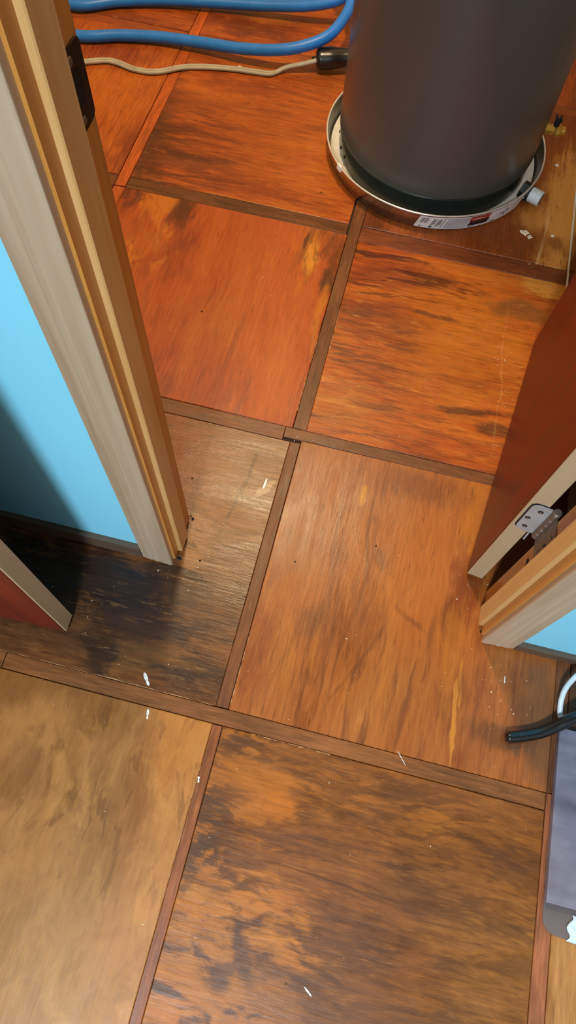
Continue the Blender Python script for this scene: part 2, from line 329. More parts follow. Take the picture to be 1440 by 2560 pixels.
M['P8'] = panel_mat('panel near middle', 'x', BLOT, [
    B(545, 2000, .028, .13, -6, (84, 62, 44), .7, .7), B(490, 2150, .05, .03, 0, (84, 66, 50), .6, .7),
    B(640, 1950, .07, .035, 0, (206, 138, 58), .65, .6), B(690, 2010, .035, .022, 0, (214, 140, 56), .7, .5), B(540, 1935, .02, .014, 0, (196, 134, 66), .6, .5), B(600, 1850, .06, .03, 0, (100, 66, 36), .5, .7),
    B(580, 2255, .12, .035, 10, (216, 142, 62), .65, .5), B(495, 2230, .045, .012, 0, (196, 156, 98), .6, .5), B(540, 2400, .13, .10, 0, (206, 144, 56), .75, .5), B(470, 2520, .12, .05, 0, (200, 134, 46), .75, .5),
    B(690, 2405, .055, .034, 15, (222, 152, 54), .95, .25), B(610, 2385, .012, .05, 25, (64, 42, 24), .8, .6), B(400, 2462, .04, .006, -10, (46, 28, 16), .85, .5), B(545, 2440, .022, .018, 0, (52, 32, 18), .8, .6),
    B(800, 2500, .2, .06, 0, (140, 96, 48), .5, .7), B(780, 2190, .14, .0022, -3, (70, 42, 22), .6, .6), B(800, 2430, .04, .004, -12, (70, 44, 22), .6, .6),
    B(1150, 2080, .16, .06, 0, (176, 122, 60), .5, .8), B(1250, 2140, .09, .03, 0, (100, 66, 32), .55, .6), B(1200, 2260, .14, .05, 0, (154, 108, 64), .55, .7), B(1250, 2450, .09, .09, 0, (184, 138, 84), .55, .7)],
    6.4, med=(6, 18), big=9, wts=(.36, .46, .18), pores=.35, bstr=.3, tint=(.74, .53, .21), streak=.5,
    mottle=[Q(600, 2000, .14, .16, (196, 132, 56), .7, 16, 34), Q(540, 2400, .17, .14, (66, 42, 22), .75, 13, 30, .50, .66), Q(500, 2300, .14, .10, (84, 56, 32), .5, 20, 60, .52, .64), Q(900, 2150, .34, .20, (100, 66, 36), .6, 9, 40, .5, .6), Q(900, 1960, .34, .09, (192, 130, 58), .5, 12, 50, .5, .62), Q(1150, 2150, .2, .12, (92, 60, 30), .55, 12, 60, .5, .6), Q(1000, 2420, .3, .14, (98, 66, 38), .55, 7, 26, .48, .62)])
M['P9'] = panel_mat('panel near right', 'y', TAN, [], 8.8, med=(1.2, 14), wts=(.6, .2, .2), pores=.15, tint=(0.85, 0.65, 0.5))
M['P0'] = panel_mat('panel far orange', 'y', ORANGE, [B(330, 380, .05, .12, 0, (120, 48, 18), .6, .6), B(260, 240, .09, .12, 0, (200, 104, 28), .6, .6), B(300, 130, .1, .06, 0, (130, 50, 20), .6, .6)], 1.9, med=(3, 12), tint=(0.8, 0.75, 0.42))
M['PF'] = panel_mat('panel back row', 'x', ORANGE, [B(640, 60, .14, .07, 0, (104, 44, 18), .7, .6), B(680, 40, .06, .04, 0, (196, 110, 44), .7, .5), B(300, 40, .12, .03, 0, (110, 46, 18), .6, .6)], 4.9, med=(3, 14), tint=(0.8, 0.75, 0.42))
M['PF2'] = panel_mat('panel back row two', 'y', RED, [], 3.9, med=(3, 14), tint=(0.8, 0.75, 0.45))
M['PG'] = panel_mat('panel brown shaded', 'x', BROWN, [], 2.7, med=(3, 14), tint=(.36, .31, .27))  # tint lowered to paint in the shade around the black cable

panels = [
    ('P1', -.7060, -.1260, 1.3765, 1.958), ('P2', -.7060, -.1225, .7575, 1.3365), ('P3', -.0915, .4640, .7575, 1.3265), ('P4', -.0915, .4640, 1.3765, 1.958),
    ('P5', -.0955, .4845, .1525, .7295), ('P6', -.7100, -.1195, .1525, .7215), ('P7', -.7100, -.1163, -.46, .1215), ('P8', -.0968, .4845, -.46, .1215),
    ('P9', .5120, 1.09, -.46, .1215), ('PG', .5120, 1.09, .1525, .7295), ('P0', -1.3200, -.7380, 1.3765, 1.958), ('PF', -.7060, -.1260, 1.99, 2.57), ('PF2', -.0915, .464, 1.99, 2.57),
    ('PF', -1.3200, -.7380, 1.99, 2.57), ('P2', -1.3200, -.7380, .7575, 1.3365), ('PG', -1.3200, -.7410, .1525, .7215), ('P7', -1.3200, -.7410, -.46, .1215),
    ('P7', -.7100, -.1163, -1.07, -.49), ('P8', -.0968, .4845, -1.07, -.49), ('P9', .512, 1.09, -1.07, -.49), ('P9', -1.32, -.741, -1.07, -.49)]
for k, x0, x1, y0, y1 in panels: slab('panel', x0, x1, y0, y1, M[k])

def strip_mat(name, axis, c, seed, rough=.44):
    st = [(.0, tuple(int(x*.62) for x in c)), (.5, c), (1, tuple(min(255, int(x*1.28)) for x in c))]
    return panel_mat(name, axis, st, [], seed, med=(5, 40), big=5, pores=.3, rough=rough, tint=(1.0, .90, .76), scrape=.12)
S = {'x': strip_mat('strip brown across', 'x', (112, 68, 38), 1.0), 'y': strip_mat('strip brown along', 'y', (110, 66, 36), 2.0),
     'x3': strip_mat('strip near across', 'x', (124, 78, 38), 3.0), 'y4': strip_mat('strip near along', 'y', (136, 80, 42), 4.0), 'y5': strip_mat('strip red right', 'y', (144, 88, 58), 5.0), 'xo': strip_mat('strip orange back', 'x', (150, 76, 30), 8.0),
     'yo': strip_mat('strip orange far', 'y', (172, 84, 30), 6.0), 'x1': strip_mat('strip far across', 'x', (98, 56, 26), 7.0), 'xr': strip_mat('strip red brown by pan', 'x', (116, 58, 26), 9.0)}
strips = [('x3', -1.32, -.52, .1226, .1514), ('x3', -.519, .4845, .1226, .1514), ('x', -.7365, -.1375, .7228, .7564), ('x', -.1365, .4640, .7308, .7564),
          ('x1', -.7050, -.1255, 1.3377, 1.3752), ('xr', -.0915, .4640, 1.3278, 1.3752), ('yo', -.7367, -.7073, 1.34, 1.989), ('y', -.1213, -.0925, .7578, 1.9585),
          ('y', -.1185, -.0965, .1526, .7218), ('y4', -.1153, -.0976, -.46, .1216), ('y5', .4855, .5110, -.46, .1514), ('y', .4855, .5110, .1526, .7298), ('xo', -.705, .464, 1.9595, 1.9890), ('xo', -1.32, -.7385, 1.9595, 1.9890), ('yo', -.7367, -.7073, 1.99, 2.57), ('x', -1.32, -.738, .7228, .7564), ('x1', -1.32, -.738, 1.3377, 1.3752),
          ('yo', -.7367, -.7073, .7578, 1.3370), ('y', -.1250, -.0925, 1.99, 2.57), ('x3', -1.32, 1.09, -.4890, -.4612), ('x3', .512, 1.09, .1226, .1514), ('y4', -.7395, -.7110, -.46, .1216), ('y4', -.7395, -.7110, .1526, .7218)]
for k, x0, x1, y0, y1 in strips: slab('strip', x0, x1, y0, y1, S[k], -.0012, .0008)

# splintered pale edges along some joints
M_worn = wood('bare splinter wood', [(.2, (120, 76, 42)), (.5, (176, 124, 76)), (.8, (206, 160, 112))], 0, 6, .6)
def worn(x0, y0, x1, y1, wd, seed):
    rd = random.Random(seed); n = 30; a = Vector((x0, y0, 0)); d = Vector((x1, y1, 0))-a; sd = Vector((-d.y, d.x, 0)).normalized(); V, F = [], []
    for i in range(n+1):
        p = a+d*(i/n); k = wd*max(.08, rd.gauss(.5, .4))
        V += [p+Vector((0, 0, .0001)), p+sd*k+Vector((0, 0, .0003)), p+sd*k*.5+Vector((0, 0, -.003))]
    for i in range(n):
        for q in range(3): F.append([3*i+q, 3*i+(q+1) % 3, 3*i+3+(q+1) % 3, 3*i+3+q])
    mesh('worn_edge', V, F, M_worn, floor)
worn(-.56, .1520, -.125, .1520, .0016, 1); worn(-.50, 1.3757, -.20, 1.3757, .0030, 2); worn(-.1220, .80, -.1220, 1.02, .0022, 3); worn(-.1160, .05, -.1160, -.20, -.0016, 4)
worn(-.05, .1220, .10, .1220, -.0020, 5); worn(-.0950, .30, -.0950, .16, .0020, 6); worn(-.0915, 1.10, -.0915, .98, .0020, 7)

# ------------------------------------------------------------------ walls
def wall_mat(name, c):
    s = NT(name); tc = s.n('ShaderNodeTexCoord').outputs['Object']
    a = s.noise(tc, 180, 4).outputs[0]; b = s.noise(tc, 3, 3).outputs[0]
    cc = lin(c)
    return s.out(s.ramp(b, [(.3, tuple(x*.97 for x in cc[:3])+(1,)), (.7, cc)]), .55, a, .08, .001)
M_blue = wall_mat('light blue paint', (146, 230, 255))
M_hall = wall_mat('grey hall paint', (168, 164, 158))
M_cream = wall_mat('cream paint', (226, 208, 184))
WF, WB = .401, .491      # hall face and closet face of the doorway wall
OL, OR = -.2730, .334     # jamb faces
H = 2.44
front = multibox('wall_front', [((-2.2, WF, .045), (OL-.019, WB, H)), ((OR+.019, WF, .030), (1.3, WB, H)), ((OL-.019, WF, 2.06), (OR+.019, WB, H))], M_blue)
setp(front, 'light blue painted wall either side of the doorway', 'wall', kind='structure')
M_bb = wood('grey brown base strip', [(.2, (70, 54, 44)), (.5, (98, 78, 62)), (.8, (118, 96, 78))], 0, 2)
setp(box('baseboard_left', (-2.2, .3905, -.0005), (-.3385, WB, .0445), M_bb, None, .001), 'low grey brown base strip under the blue wall left of doorway', 'baseboard', kind='structure')
setp(box('baseboard_right', (.400, .3905, -.0005), (1.3, WB, .0295), M_bb, None, .001), 'low grey brown base strip under the blue wall right of doorway', 'baseboard', kind='structure')
def rw(name, a, b, mat, label):
    return setp(box(name, a, b, mat), label, 'wall', kind='structure')
rw('wall_right', (.465, WB+.001, .04), (.56, 2.9, H), M_cream, 'cream wall beside the water heater, behind the open door')
M_bb2 = wood('brown closet base', [(.2, (82, 52, 28)), (.5, (112, 72, 38)), (.8, (134, 90, 50))], 1, 4)
setp(box('baseboard_closet', (.462, WB+.001, -.0005), (.56, 2.9, .0395), M_bb2), 'brown base strip under cream wall by the water heater', 'baseboard', kind='structure')
M_wht = plain('white edge', (236, 222, 200), .5)
t = setp(box('trim_3', (.4305, 1.15, -.001), (.4345, 2.6, .0035), M_wht, None, .0006), 'thin white edging line on the floor right of the water heater', 'trim', kind='structure')
rw('wall_back', (-1.6, 2.9, 0), (.56, 2.98, H), M_cream, 'cream wall at the back of the heater room')
rw('wall_left', (-1.68, WB+.001, 0), (-1.6, 2.9, H), M_cream, 'cream wall on the left of the heater room')
rw('wall_hall_left', (-2.28, -2.6, 0), (-2.2, WB, H), M_hall, 'grey wall at the left end of the hall')
rw('wall_hall_right', (1.3, -2.6, 0), (1.38, WB, H), M_hall, 'grey wall at the right end of the hall')
rw('wall_hall_back', (-2.28, -2.68, 0), (1.38, -2.6, H), M_hall, 'grey wall of the hall behind the viewer')
setp(box('ceiling', (-2.28, -2.68, H), (1.38, 2.98, H+.05), wall_mat('ceiling white', (232, 228, 220))), 'plain white ceiling above hall and heater room', 'ceiling', kind='structure')

# ------------------------------------------------------------------ door frame
PINE = [(.22, (170, 110, 52)), (.42, (210, 160, 94)), (.6, (224, 182, 120)), (.8, (234, 200, 142))]
M_pine = wood('clear pine', PINE, 2, 1.0, .38, 120, 20, coat=.15)
M_pine2 = wood('clear pine pale', [(.2, (158, 124, 88)), (.42, (186, 158, 128)), (.6, (198, 174, 146)), (.85, (208, 186, 160))], 2, 5.0, .42, 110, 16, coat=.1)
M_pine3 = wood('golden pine', [(.2, (150, 84, 30)), (.42, (192, 122, 52)), (.6, (210, 148, 70)), (.8, (224, 174, 96))], 2, 9.0, .36, 120, 22, coat=.2)
def ragged(pts, z0, z1, mirror=1):
    return [z0 + (z1-z0)*i/(len(pts)-1) for i in range(len(pts))]
def casing(parent, inner, sgn):
    # profile from outer to inner edge; sgn=-1: casing lies left of the opening
    W = .060
    prof = [(W, .0), (W, .0095), (W-.002, .0118), (W-.018, .0130), (W-.0215, .0112), (W-.024, .0124), (W-.031, .0128), (W-.034, .0118), (.018, .0122), (.0065, .0122), (.0022, .0118), (.0004, .0106), (0, .0096), (0, 0)]
    pts = [(inner+sgn*a, WF-b) for a, b in prof]
    # finer ragged cut at the foot
    zb = [max(0.0005, (.0115*a/W) + (random.uniform(-.0015, .0015) if 0 < i < len(prof)-1 else 0)) for i, (a, b) in enumerate(prof)]
    return prism('casing', pts, zb, 2.11, M_pine2, parent, .35)
def side(name, label, face, sgn):
    root = setp(empty(name, (0, 0, 0)), label, 'door frame', kind='structure')
    casing(root, face+sgn*.004, sgn)
    jw = .0185
    prism('jamb', [(face, WF), (face, WB), (face+sgn*jw, WB), (face+sgn*jw, WF)], [.010, .006, .006, .010], 2.06, M_pine3, root)
    sx = face-sgn*.0080
    b = .0015
    prism('door_stop', [(face, .4195), (sx+sgn*b, .4195), (sx, .4195+b), (sx, .4575-b), (sx+sgn*b, .4575), (face, .4575)], .0095, 2.05, M_pine, root)
    box('jamb_foot', (min(face+sgn*.001, face+sgn*.0175), .460, .0003), (max(face+sgn*.001, face+sgn*.0175), .488, .0058), M_pine2, root)
    return root
frame_l = side('trim_1', 'pine casing and jamb left of the doorway, with dark strike plate', OL, -1)
frame_r = side('trim_2', 'pine casing and jamb right of the doorway, carrying the door hinge', OR, 1)
head = setp(empty('trim_4'), 'pine head casing and jamb across the top of the doorway', 'door frame', kind='structure')
M_pineh = wood('clear pine head', PINE, 0, 2.0)
box('head_jamb', (OL-.0185, WF, 2.0605), (OR+.0185, WB, 2.079), M_pineh, head); box('head_casing', (OL-.064, WF-.0118, 2.1105), (OR+.064, WF-.0003, 2.17), M_pineh, head, .002)
box('head_stop', (OL+.01, .422, 2.0505), (OR-.01, .4575, 2.0602), M_pineh, head)
# strike plate on the left jamb
M_bronze = plain('dark bronze', (58, 44, 30), .38, .75, .1)
M_hole = plain('hole black', (12, 9, 8), .8)
M_steel = plain('satin nickel', (188, 188, 188), .42, .35, .04)
M_steeld = plain('worn steel', (124, 112, 98), .42, .5, .08)
def plate_yz(name, x0, x1, ya, yb, za, zb, r, mat, parent, round_lo=True, round_hi=True, seg=5):
    pts = []
    def corner(cy, cz, a0):
        for k in range(seg+1):
            a = a0+math.pi/2*k/seg; pts.append((cy+r*math.cos(a), cz+r*math.sin(a)))
    if round_hi: corner(yb-r, zb-r, 0)
    else: pts.append((yb, zb))
    if round_lo: corner(ya+r, zb-r, math.pi/2); corner(ya+r, za+r, math.pi)
    else: pts += [(ya, zb), (ya, za)]
    if round_hi: corner(yb-r, za+r, 1.5*math.pi)
    else: pts.append((yb, za))
    n = len(pts)
    V = [(x0, a, b) for a, b in pts]+[(x1, a, b) for a, b in pts]
    F = [[i, (i+1) % n, n+(i+1) % n, n+i] for i in range(n)]+[list(range(n)), list(range(n, 2*n))]
    return mesh(name, V, F, mat, parent)
sp = plate_yz('strike_plate', OL, OL+.0016, .4580, .4906, .878, .944, .007, M_bronze, frame_l)
sp['label'] = 'dark bronze strike plate'
plate_yz('latch_hole', OL+.0014, OL+.0019, .464, .481, .897, .925, .003, M_hole, sp)
for z in (.887, .935):
    s_ = cyl('screw', (OL+.0014, .4685, z), (OL+.0026, .4685, z), .0042, M_steeld, sp, 14, .0032)

# ------------------------------------------------------------------ closet door (open) with hinge
def door_mat(name, c):
    s = NT(name); tc = s.n('ShaderNodeTexCoord').outputs['Object']; q = s.n('ShaderNodeSeparateXYZ', {0: tc}).outputs
    v = s.comb(s.m('MULTIPLY', q[0], 30), s.m('MULTIPLY', q[1], 30), s.m('MULTIPLY', q[2], 2.2)); n = s.noise(v, 1, 5, .6, .5).outputs[0]
    cs = [(.25, tuple(int(x*.72) for x in c)), (.5, c), (.75, tuple(min(255, int(x*1.22)) for x in c))]
    return s.out(s.ramp(n, [(p, lin(k)) for p, k in cs]), s.mr(n, .2, .8, .36, .48), n, .02, .001, **{'Specular IOR Level': .35})
M_dred = door_mat('mahogany door skin', (108, 32, 15))
M_edge = wood('raw door edge', [(.2, (162, 134, 98)), (.5, (190, 162, 124)), (.8, (204, 178, 142))], 2, 3.0, .55, 90, 12)
def door(name, label, loc, rz, width, thick, edge_at):
    root = setp(empty(name, loc, rz), label, 'door', kind='structure')
    # slab lies along +Y from the visible edge (y=0), thickness +X
    bm = bmesh.new(); bmesh.ops.create_cube(bm, size=1)
    for v in bm.verts: v.co = Vector((thick/2+v.co.x*thick, .0015+width/2+v.co.y*(width-.003), 1.0+v.co.z*2.0))
    bmesh.ops.bevel(bm, geom=[e for e in bm.edges], offset=.0012, segments=2, affect='EDGES')
    frombm('door_slab', bm, M_dred, root)
    box('door_edge', (.0012, 0, .0004), (thick-.0012, .004, 1.9995), M_edge, root, .0006, 1)
    return root
ang = -math.atan2(.081, .626)
TH = .0328
d1 = door('door_1', 'red brown flush door standing open into the heater room, raw edge with hinge', (.2892, .5165, .012), ang, .610, TH, 0)
# hinge: leaf on the door edge, leaf on the jamb, knuckle on a pin
hz0, hz1 = .252, .341
hg = empty('hinge', (0, 0, 0)); hg.parent = d1
def leaf_xz(name, xa, xb, y0, y1, za, zb, r, mat, parent, seg=5):
    pts = [(xb, zb)]
    for k in range(seg+1): a = math.pi/2+math.pi/2*k/seg; pts.append((xa+r+r*math.cos(a), zb-r+r*math.sin(a)))
    for k in range(seg+1): a = math.pi+math.pi/2*k/seg; pts.append((xa+r+r*math.cos(a), za+r+r*math.sin(a)))
    pts.append((xb, za)); n = len(pts)
    V = [(a, y0, b) for a, b in pts]+[(a, y1, b) for a, b in pts]
    F = [[i, (i+1) % n, n+(i+1) % n, n+i] for i in range(n)]+[list(range(n)), list(range(n, 2*n))]
    return mesh(name, V, F, mat, parent)
leaf_xz('hinge_mortise', .0058, TH-.0012, -.0006, -.0001, hz0-.0022, hz1+.0022, .013, M_hole, hg)
lf = leaf_xz('hinge_leaf', .0080, .0405, -.0030, -.0008, hz0, hz1, .012, M_steel, hg); lf['label'] = 'satin steel hinge leaf'
for zx, xx in ((hz0+.016, .020), ((hz0+hz1)/2, .0145), (hz1-.016, .0245)):
    cyl('screw', (xx, -.0028, zx), (xx, -.0034, zx), .0044, M_hole, hg, 14); cyl('screw_head', (xx, -.0033, zx), (xx, -.0040, zx), .0026, M_steeld, hg, 12)
PX, PY = .0440, -.0060
for k in range(5):
    za = hz0+(hz1-hz0)*k/5; cyl('knuckle', (PX, PY, za+.0004), (PX, PY, za+(hz1-hz0)/5-.0004), .0064, M_steeld, hg, 18, None, .0006)
cyl('hinge_pin', (PX, PY, hz1), (PX, PY, hz1+.006), .0072, M_steeld, hg, 18, None, .0015)
jl = plate_yz('jamb_leaf', OR-.0016, OR, .4600, .4985, hz0+.012, hz1+.012, .008, M_steeld, frame_r, True, False)
jl['label'] = 'dull steel hinge leaf on the jamb'
for z in (hz0+.028, hz0+.057, hz1-.004):
    cyl('screw', (OR-.0014, .472 if z != hz0+.057 else .4695, z), (OR-.0024, .472, z), .0030, M_steeld, jl, 12)
plate_yz('old_screw_hole', OR-.0004, OR+.0004, .4660, .4765, .228, .2400, .005, M_hole, frame_r); plate_yz('old_screw_hole', OR-.0004, OR+.0004, .4640, .4690, .2230, .2290, .002, M_hole, frame_r)
cyl('loose_screw', (.0335, -.0025, hz0-.002), (.0330, -.006, hz0-.022), .0016, M_steel, hg, 10)

# ------------------------------------------------------------------ hall door (left)
# root sits at the visible edge: local y runs back along the slab, thickness +X
d2 = door('door_2', 'red brown flush door corner with pale raw edge at the left', (-.4238, .2120, .012), math.radians(91.8), .70, .0335, 0)
d2.rotation_euler = (0, 0, math.radians(91.8))
# after this turn the slab runs towards -x and its thickness towards +y
# ------------------------------------------------------------------ water heater and its pan
HC = (.038, 1.690)
pan = setp(empty('drain_pan', (HC[0], HC[1], 0)), 'round aluminium drain pan under the dark water heater', 'drain pan')
M_alu = plain('brushed aluminium', (178, 168, 162), .24, 1.0, .05, 60)
M_panin = plain('pan floor pale', (226, 216, 200), .45, .1)
lathe('basin', [(.0, .0006), (.2785, .0006), (.2805, .003), (.2885, .0505), (.2868, .0505), (.2788, .0042), (.2770, .0026), (.0, .0026)], M_alu, pan, 128)
lathe('inner_wall', [(.2768, .0046), (.2783, .0046), (.2864, .0500), (.2850, .0500)], plain('pan inside shade', (92, 88, 80), .3, .7, .05), pan, 128, closed=True)  # darker than the basin: heater's shade and dark reflection painted into the colour
lathe('rolled_rim', [(.2880+.0026*math.cos(a), .0515+.0022*math.sin(a)) for a in [2*math.pi*k/10 for k in range(10)]], plain('rim bright', (232, 226, 220), .3, .6), pan, 128, autos=2, closed=True)
lathe('foam_disc', [(.0, .0027), (.2745, .0027), (.2755, .0045), (.274, .0125), (.0, .0125)], M_panin, pan, 96)
cl_a = math.radians(-140)
cl = box('rim_clip', (-.009, -.003, -.011), (.009, .0038, .0035), plain('white clip', (236, 230, 222), .4), pan, .001)
cl.location = (.2885*math.cos(cl_a), .2885*math.sin(cl_a), .0525); cl.rotation_euler = (0, 0, cl_a-math.pi/2)
# paper sticker wrapped on the outside wall
def arc_patch(name, a0, a1, z0, z1, off, mat, parent, skew=0.0, n=None):
    n = n or max(2, int(abs(a1-a0)/1.5)); V, F = [], []
    for i in range(n+1):
        for z in (z0, z1):
            a = math.radians(a0+(a1-a0)*i/n+skew*(z-z0)); r = .2805+(z-.003)/.0475*.008+off
            V.append((r*math.cos(a), r*math.sin(a), z))
    for i in range(n): F.append([2*i, 2*i+2, 2*i+3, 2*i+1])
    # give the paper a thickness
    m_ = len(V); cv = []
    for v in V:
        q = Vector((v[0], v[1], 0)).normalized()*.00035; cv.append((v[0]-q.x, v[1]-q.y, v[2]))
    F += [[m_+j for j in f[::-1]] for f in F]
    return mesh(name, V+cv, F, mat, parent, True)
M_paper = plain('label paper', (222, 214, 210), .55); M_pap2 = plain('label grey', (176, 172, 174), .55); M_ink = plain('label ink', (40, 34, 36), .6)
M_red = plain('label red', (168, 60, 48), .5); M_ink2 = plain('label grey ink', (112, 106, 108), .6); M_black2 = plain('label dark block', (36, 24, 24), .5)
st = arc_patch('sticker', -91, -30, .006, .0465, .0006, M_paper, pan, 60); st['label'] = 'white printed paper label with barcode and red block'
for k in range(9): arc_patch('barcode_bar', -88.6+k*.42+.1*(k % 3), -88.6+k*.42+.1*(k % 3)+(.26 if k % 2 else .18), .024, .042, .0011, M_ink, st, 60, 2)
arc_patch('barcode_plate', -88.9, -84.4, .0228, .0434, .0009, M_paper, st, 60)
for k in range(7): arc_patch('text_line', -83.2+k*.9, -83.2+k*.9+.45, .013+.004*(k % 3), .042-.003*(k % 2), .0011, M_ink2, st, 60, 2)
arc_patch('grey_panel', -76.5, -64.5, .0095, .044, .0010, M_pap2, st, 60); arc_patch('text_rule', -76.3, -64.7, .018, .0188, .0013, M_paper, st, 60)
arc_patch('red_block', -63.4, -52.5, .030, .0455, .0010, M_red, st, 60); arc_patch('dark_block', -63.4, -52.5, .0135, .030, .0010, M_black2, st, 60)
arc_patch('text_rule', -61.5, -56, .025, .0262, .0013, M_ink2, st, 60); arc_patch('text_rule', -61.5, -55, .035, .037, .0013, M_paper, st, 60)
for a in (-45.5, -43.2, -41.6): arc_patch('pictogram', a, a+1.2, .016+.004*((a*7) % 3), .026+.004*((a*5) % 3), .0011, M_ink, st, 60, 2)
arc_patch('text_line', -50.5, -47.2, .010, .013, .0011, M_ink2, st, 60); arc_patch('text_line', -63.0, -59.5, .009, .0115, .0011, M_ink2, st, 60); arc_patch('pictogram', -88.5, -87.8, .009, .013, .0011, M_ink, st, 60, 2)
for k in range(6): a = k*60; arc_patch('round_mark', -82.9+.62*math.cos(math.radians(a)), -82.3+.62*math.cos(math.radians(a)), .0105+.0022*math.sin(math.radians(a)), .0125+.0022*math.sin(math.radians(a)), .0011, M_ink, st, 0, 2)
# pvc drain stub through the pan wall
ft = math.radians(-22.5); fd = Vector((math.cos(ft), math.sin(ft), 0)); M_pvc = plain('grey white pvc', (206, 208, 210), .4)
bz = .028
fit = cyl('drain_fitting', fd*.279+Vector((0, 0, bz)), fd*.323+Vector((0, 0, bz)), .0185, M_pvc, pan, 32, None, .0012); fit['label'] = 'short grey white plastic drain stub'
cyl('fitting_bore', fd*.3215+Vector((0, 0, bz)), fd*.3234+Vector((0, 0, bz)), .0150, plain('bore grey', (120, 118, 116), .6), fit, 28)
M_rub = plain('black rubber', (20, 18, 17), .6)
cyl('gasket', fd*.2845+Vector((0, 0, bz)), fd*.2925+Vector((0, 0, bz)), .0215, M_rub, pan, 32, None, .001); cyl('inner_nut', fd*.2655+Vector((0, 0, bz+.003)), fd*.2815+Vector((0, 0, bz+.001)), .0215, M_rub, pan, 6)

def heater_mat():
    s = NT('dark grey enamel'); tc = s.n('ShaderNodeTexCoord').outputs['Object']; n = s.noise(tc, 90, 3).outputs[0]; b = s.noise(tc, 1.6, 2).outputs[0]
    return s.out(s.ramp(b, [(.3, lin((78, 80, 78))), (.7, lin((86, 88, 85)))]), s.mr(n, .3, .7, .33, .40), n, .03, .001, **{'Metallic': .25, 'Coat Weight': .3, 'Coat Roughness': .25})
M_heat = heater_mat()
M_band = plain('dark base green grey', (44, 48, 44), .3, .3, .04, coat=.3)
wh = setp(empty('water_heater', (HC[0], HC[1], .0126)), 'tall dark grey cylindrical water heater standing in a round pan', 'water heater')
R = .2570
lathe('jacket', [(.0, 1.46), (R-.02, 1.46), (R, 1.445), (R, .066), (R-.0012, .0625), (R-.006, .0600), (.0, .0600)], M_heat, wh, 160, autos=.5)
lathe('base_ring', [(.0, .0595), (R-.0052, .0595), (R-.0032, .056), (R-.0040, .004), (R-.008, 0), (0, 0)], M_band, wh, 160, autos=.5)
# side seam and small rivets of the base ring
for a in (-172, -158, -150): cyl('rivet', ((R-.006)*math.cos(math.radians(a)), (R-.006)*math.sin(math.radians(a)), .022), ((R-.0018)*math.cos(math.radians(a)), (R-.0018)*math.sin(math.radians(a)), .022), .004, M_hole, wh, 10)
# drain valve, brass
M_brass = plain('aged brass', (196, 150, 64), .34, .6, .1)
va = math.radians(4); vd = Vector((math.cos(va), math.sin(va), 0)); vt = Vector((-vd.y, vd.x, 0)); zb = .104
dv = cyl('drain_valve', vd*(R-.004)+Vector((0, 0, zb)), vd*(R+.030)+Vector((0, 0, zb)), .0125, M_brass, wh, 6, None, .0015); dv['label'] = 'brass drain valve with dark stem'
cyl('valve_hex', vd*(R+.030)+Vector((0, 0, zb)), vd*(R+.044)+Vector((0, 0, zb)), .0155, M_brass, dv, 8, None, .002)
cyl('valve_outlet', vd*(R+.044)+Vector((0, 0, zb)), vd*(R+.056)+Vector((0, 0, zb)), .0105, M_brass, dv, 18, None, .001)
cyl('valve_stem', vd*(R+.030)+Vector((0, 0, zb+.010)), vd*(R+.030)+Vector((0, 0, zb+.028)), .0075, M_hole, dv, 8, None, .001)
for k in range(4): q = vt*(.006 if k % 2 else -.006)+vd*(.005 if k // 2 else -.005); cyl('stem_tooth', vd*(R+.030)+q+Vector((0, 0, zb+.026)), vd*(R+.030)+q*1.15+Vector((0, 0, zb+.034)), .0022, M_hole, dv, 6)
cn = tube('side_conduit', [((R+.0125)*math.cos(.21), (R+.0125)*math.sin(.21), z) for z in (.118, .4, .9, 1.4)], .0068, M_hole, wh, 12, 2); cn['label'] = 'black cable running down the side'

# ------------------------------------------------------------------ blue hose, grey cord with black plug
M_hose = plain('blue hose', (38, 122, 222), .38, 0, .04, 30)
def P(x, y, z): p = fl(x, y, z); return (p.x, p.y, p.z)
hose_pts = [(-1.42, 1.86, .016), (-1.25, 1.865, .016), P(185, 88, .016), P(300, 88, .016), P(400, 93, .018), P(500, 106, .024), P(600, 121, .034), P(690, 125, .048), P(760, 115, .062), P(820, 90, .078), P(857, 50, .095), P(876, 12, .11),
            P(878, -30, .13), P(850, -90, .14), (-.55, 2.42, .12), (-.80, 2.50, .07), (-1.05, 2.48, .03), (-1.28, 2.38, .016), (-1.40, 2.22, .016), (-1.36, 2.08, .016), (-1.25, 2.03, .016), P(180, 12, .016), P(300, 3, .016), P(420, 1, .018), P(560, 8, .022), P(680, 15, .03), P(770, 14, .045), P(840, 2, .065), P(872, -20, .085), P(868, -60, .10), (-.50, 2.46, .085)]
hose = tube('blue_hose', hose_pts, .0150, M_hose, None, 16, 8)
setp(hose, 'bright blue plastic hose looping over the floor left of the water heater', 'hose')
M_cord = plain('grey cord', (176, 164, 150), .5); M_blk = plain('black plastic', (24, 22, 21), .3, 0, .05, coat=.3)
cord = setp(empty('extension_cord', tuple(fl(500, 170))), 'flat grey two-strand cord with black plug lying below the blue hose', 'cord')
cp = [(-1.4, 1.70), None]
raw = [(120, 165), (200, 156), (262, 151), (292, 156), (330, 171), (370, 179), (405, 178), (445, 170), (480, 167), (530, 168), (590, 173), (640, 180), (672, 184), (690, 181), (705, 173), (722, 167), (755, 160), (798, 150)]
zs = [.005]*14+[.009, .014, .022, .032]
base = fl(500, 170)
def rel(v): return Vector(v)-base
C1, C2 = [], []
